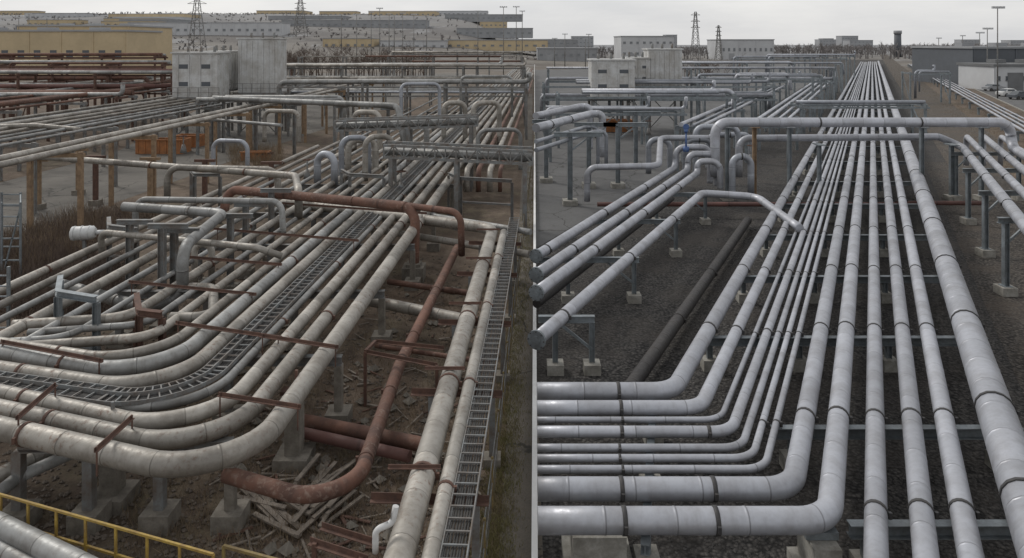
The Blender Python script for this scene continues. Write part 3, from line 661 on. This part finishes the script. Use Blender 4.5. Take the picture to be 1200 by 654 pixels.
# ------------------------------------------------------------ buildings
def building(name,x0,x1,Y,dp,z0,z1,wall,roof,rows,cols,door=True,far=False):
    mb=MB(); w=x1-x0; cx=(x0+x1)/2; cy=Y+dp/2
    mb.box((cx,cy,(z0+z1)/2),(w,dp,z1-z0),0); mb.box((cx,cy,z1+.25),(w+.6,dp+.6,.5),1)
    for r_ in range(rows):
        z=z0+(z1-z0)*(r_+.6)/(rows+.15)
        for c_ in range(cols):
            x=x0+w*(c_+.5)/cols; hh=(z1-z0)/(rows+.3)*(.2 if far else .22); mb.box((x,Y-.03,z),(w/cols*.4,.1,hh),2); mb.box((x,Y-.06,z-hh/2-.1),(w/cols*.45,.16,.14),1)
    if door: mb.box((x0+w*.2,Y-.05,z0+1.9),(3.2,.14,3.8),1)
    if not far:
        for i in range(3): mb.box((x0+w*(.2+.28*i),cy,z1+.9),(min(4,w*.08)+.5,3,.9),1)
    for i in range(int(w/8)+1): mb.box((x0+.3+(w-.6)*i/max(1,int(w/8)),Y-.06,(z0+z1)/2),(.25,.2,z1-z0-.1),0)
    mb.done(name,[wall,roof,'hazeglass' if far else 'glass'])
def bpx(name,px0,px1,Y,pytop,wall,roof,rows,cols,base=None,dp=20,far=False):
    x0=(px0-600)*Y/F;x1=(px1-600)*Y/F; z1=H+(HY-pytop)*Y/F; z0=gz((x0+x1)/2,Y)-1.5 if base is None else base
    building(name,x0,x1,Y,dp,z0,z1,wall,roof,rows,cols,far=far)
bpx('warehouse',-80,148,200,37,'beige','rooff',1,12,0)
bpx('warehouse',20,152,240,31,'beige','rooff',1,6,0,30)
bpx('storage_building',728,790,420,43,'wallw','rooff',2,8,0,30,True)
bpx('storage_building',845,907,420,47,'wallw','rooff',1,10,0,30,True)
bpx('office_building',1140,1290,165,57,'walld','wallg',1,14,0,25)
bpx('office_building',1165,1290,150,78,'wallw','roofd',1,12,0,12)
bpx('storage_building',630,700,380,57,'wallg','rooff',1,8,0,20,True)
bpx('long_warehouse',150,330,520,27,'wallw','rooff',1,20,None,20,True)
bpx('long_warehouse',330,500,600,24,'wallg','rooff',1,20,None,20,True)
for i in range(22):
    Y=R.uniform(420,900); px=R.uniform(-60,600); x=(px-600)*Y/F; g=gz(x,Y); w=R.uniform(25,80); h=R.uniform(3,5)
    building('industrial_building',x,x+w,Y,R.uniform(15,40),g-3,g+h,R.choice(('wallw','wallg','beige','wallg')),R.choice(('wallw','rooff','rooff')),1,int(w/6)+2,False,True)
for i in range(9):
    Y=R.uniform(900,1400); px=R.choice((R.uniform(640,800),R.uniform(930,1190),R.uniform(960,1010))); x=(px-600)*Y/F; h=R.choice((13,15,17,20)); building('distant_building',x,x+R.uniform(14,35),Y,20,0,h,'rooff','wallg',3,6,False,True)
q=D(1052,500,0); mb=MB(); mb.tube([q,q+Vector((0,0,16))],[2.4,2.2],0,16); mb.tube([q+Vector((0,0,16)),q+Vector((0,0,18.3))],[2.6,2.6],1,16); mb.done('water_tower',['walld','wallg'])
def lattice(px,Y,ztop,wb,z0,arms=True,name='lattice_tower'):
    q=D(px,Y,0); mb=MB(); n=9; h=ztop-z0; t=max(.12,Y*.0006)
    def cr(i,s):
        f=i/n; w=wb*(1-f*.82)/2; return [Vector((q.x+a*w,q.y+b*w,z0+h*f)) for a,b in ((-1,-1),(1,-1),(1,1),(-1,1))][s]
    for i in range(n):
        for s_ in range(4):
            mb.beam(cr(i,s_),cr(i+1,s_),t,t,0); mb.beam(cr(i,s_),cr(i+1,(s_+1)%4),t*.7,t*.7,0); mb.beam(cr(i+1,s_),cr(i+1,(s_+1)%4),t*.7,t*.7,0)
    if arms:
        for f in (.7,.82,.94):
            z=z0+h*f; mb.beam((q.x-wb*.5,q.y,z),(q.x+wb*.5,q.y,z),t,t,0); mb.beam((q.x-wb*.5,q.y,z),(q.x,q.y,z+1),t*.6,t*.6,0); mb.beam((q.x+wb*.5,q.y,z),(q.x,q.y,z+1),t*.6,t*.6,0)
    mb.done(name,['galvo'])
lattice(231,190,21.5,5.0,0); lattice(815,330,24,4.2,0); lattice(352,500,42,8,14); lattice(842,420,20,3.5,0)
def floodlight(px,Y,ztop,z0=0,n=4):
    q=D(px,Y,0); mb=MB(); t=max(.08,Y*.0004); mb.tube([Vector((q.x,q.y,z0)),Vector((q.x,q.y,ztop))],[t*1.6,t],0,8)
    mb.beam((q.x-1,q.y,ztop),(q.x+1,q.y,ztop),t,t,0)
    for i in range(n): mb.box((q.x-.9+1.8*i/(n-1),q.y-.2,ztop+.1),(.42,.35,.4),1)
    mb.done('floodlight_mast',['galvo','wallw'])
floodlight(1169,130,16.2); floodlight(1148,190,12.5); floodlight(1157,160,13)
for px in (22,34,55,400,418,435,445,456,462,472,485,500,560,590,605,612): 
    Y=R.uniform(200,420); g=gz((px-600)*Y/F,Y); floodlight(px,Y,H+(HY-R.uniform(8,22))*Y/F,g)
for px in (650,662,686,690,1100,1128): floodlight(px,300,H+(HY-R.uniform(40,46))*300/F)
# ------------------------------------------------------------ vegetation
def tree(mb,base,h,w0,depth=4,mi=0,spread=.55):
    def br(p,d,L,w,dep):
        e=p+d*L; mb.sliver(p,e,w,mi); mb.sliver(p,e,w*.8,mi)
        if dep==0: return
        for i in range(3 if dep>1 else 4):
            nd_=(d+Vector((R.gauss(0,spread),R.gauss(0,spread),R.gauss(.1,.25)))).normalized(); br(p+d*L*R.uniform(.55,1),nd_,L*R.uniform(.5,.75),w*.55,dep-1)
    br(base,Vector((R.gauss(0,.06),R.gauss(0,.06),1)),h*.38,w0,depth)
mb=MB()
for i in range(120):
    Y=R.uniform(170,215); px=R.uniform(325,500); tree(mb,D(px,Y,0),R.uniform(8,13),.32,4)
mb.done('bare_thicket',['bark'])
mb=MB()
for i in range(20):
    Y=R.uniform(150,190); px=R.uniform(800,880); tree(mb,D(px,Y,0),R.uniform(6,10.5),.3,4)
mb.done('bare_thicket',['bark'])
mb=MB()
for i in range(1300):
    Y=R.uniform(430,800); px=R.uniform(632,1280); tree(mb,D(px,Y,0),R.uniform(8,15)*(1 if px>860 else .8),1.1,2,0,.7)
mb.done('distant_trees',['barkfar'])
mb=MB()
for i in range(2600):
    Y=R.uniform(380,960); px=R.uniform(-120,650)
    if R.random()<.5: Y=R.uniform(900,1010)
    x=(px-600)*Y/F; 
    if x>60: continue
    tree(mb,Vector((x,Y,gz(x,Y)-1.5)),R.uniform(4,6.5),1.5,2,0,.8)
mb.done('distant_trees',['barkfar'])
def brush(name,region,n,h,mat):
    mb=MB()
    for i in range(n):
        q=region()
        for j in range(R.randint(5,9)):
            b=q+Vector((R.gauss(0,.15),R.gauss(0,.15),0)); mb.sliver(b,b+Vector((R.gauss(0,.25)*h,R.gauss(0,.25)*h,R.uniform(.4,1)*h)),.022 if h>.5 else .012,0)
    mb.done(name,[mat])
brush('dry_brush',lambda: LK(R.uniform(-2.75,-2.2),R.uniform(250,420)),1500,1.0,'bark')
brush('dry_brush',lambda: LK(R.uniform(-2.75,-2.2),R.uniform(250,420)),1200,.9,'straw')
brush('dry_brush',lambda: G(R.uniform(-40,150),R.uniform(300,375)),900,1.0,'bark')
brush('dry_brush',lambda: G(R.uniform(270,330),R.uniform(175,195)),250,1.0,'straw')
brush('dry_weeds',lambda: G(R.uniform(150,560),R.uniform(320,654)),1700,.28,'straw')
brush('short_grass',lambda: K(VL,R.uniform(-.14,-.075),R.uniform(200,700),0),2500,.12,'moss')
brush('dry_grass',lambda: RK(R.uniform(1.05,2.1),R.uniform(80,420)),3500,.35,'straw')
def stones(name,region,n,s0,s1,mat):
    mb=MB()
    for i in range(n):
        q=region(); s_=R.uniform(s0,s1); b=len(mb.v)
        for v in ((1,0,0),(-1,0,0),(0,1,0),(0,-1,0),(0,0,.7),(0,0,-.7)): mb.v.append(q+Vector((v[0]*s_*R.uniform(.6,1.2),v[1]*s_*R.uniform(.6,1.2),v[2]*s_*R.uniform(.6,1.2)+s_*.3)))
        for f in ((0,2,4),(2,1,4),(1,3,4),(3,0,4),(2,0,5),(1,2,5),(3,1,5),(0,3,5)): mb.face([b+k for k in f],0)
    mb.done(name,[mat])
stones('rubble',lambda: G(R.uniform(0,570),R.uniform(300,700)),6000,.02,.08,'stone')
stones('broken_concrete',lambda: G(R.uniform(280,560),R.uniform(320,650)),120,.1,.24,'concd')
stones('gravel_stones',lambda: G(R.uniform(632,1230),R.uniform(300,700)),9000,.015,.045,'gstone')
def car(q,rot,mat,name='parked_car'):
    mb=MB(); m=Matrix.Rotation(rot,3,'Z')
    prof=[(-2.1,.35),(-2.15,.8),(-1.5,.95),(-1.0,1.42),(.5,1.45),(1.15,.98),(2.0,.85),(2.15,.4)]
    b=len(mb.v)
    for s_ in (-.85,.85):
        for x,z in prof: mb.v.append(q+m@Vector((x,s_*(.8 if z>1.2 else 1),z)))
    n=len(prof); mb.face([b+i for i in range(n)],0); mb.face([b+n+i for i in range(n)][::-1],0)
    for i in range(n): j=(i+1)%n; mb.face([b+i,b+n+i,b+n+j,b+j],1 if i in (2,4) else 0)
    for x in (-1.3,1.3):
        for s_ in (-.8,.8): mb.tube([q+m@Vector((x,s_-.1,.33)),q+m@Vector((x,s_+.1,.33))],.33,2,14)
    for s_ in (-.78,.78): mb.box(q+m@Vector((-.25,s_,1.17)),(1.5,.12,.3),1,rot)
    mb.done(name,[mat,'glass','dark'])
car(D(1182,135,.02),.2,'white'); car(D(1196,128,.02),.2,'walld'); car(D(1165,150,.02),.1,'wallg')
# ------------------------------------------------------------ camera, light
cam=bpy.data.cameras.new('camera'); co=bpy.data.objects.new('camera',cam); bpy.context.scene.collection.objects.link(co)
co.location=(0,0,H); co.rotation_euler=(math.radians(90),0,0); cam.sensor_width=36; cam.lens=F/1200*36; cam.shift_y=-(327-HY)/1200; cam.clip_end=6000; cam.clip_start=.1
bpy.context.scene.camera=co
el,az=math.radians(44),math.radians(-50)
s=bpy.data.lights.new('sun','SUN'); s.energy=1.5; s.angle=math.radians(14); s.color=(1,.96,.9)
so=bpy.data.objects.new('sun',s); bpy.context.scene.collection.objects.link(so)
dv=-Vector((math.sin(az)*math.cos(el),math.cos(az)*math.cos(el),math.sin(el))); so.rotation_euler=dv.to_track_quat('-Z','Y').to_euler()
w=bpy.data.worlds.new('World'); bpy.context.scene.world=w; w.use_nodes=True; nt=w.node_tree; bg=nt.nodes['Background']
sky=nd(nt,'ShaderNodeTexSky'); sky.sky_type='NISHITA'; sky.sun_disc=False; sky.sun_elevation=el; sky.sun_rotation=az%(2*math.pi); sky.dust_density=1.5; sky.air_density=1
hs=nd(nt,'ShaderNodeHueSaturation'); hs.inputs['Saturation'].default_value=.4; nt.links.new(sky.outputs[0],hs.inputs['Color'])
tc=nd(nt,'ShaderNodeTexCoord'); mp=nd(nt,'ShaderNodeMapping'); mp.inputs['Scale'].default_value=(1,1,5); nt.links.new(tc.outputs['Generated'],mp.inputs[0])
cl=noi(nt,mp.outputs[0],2.2,6,.6)
cc=mixc(nt,ramp(nt,cl,.35,.68),(5.7,5.75,5.9),(7.6,7.5,7.35))
fin=mixc(nt,.85,hs.outputs[0],cc)
nt.links.new(fin,bg.inputs['Color']); bg.inputs['Strength'].default_value=.12
sc=bpy.context.scene; sc.view_settings.view_transform='Standard'; sc.view_settings.look='None'; sc.view_settings.exposure=0
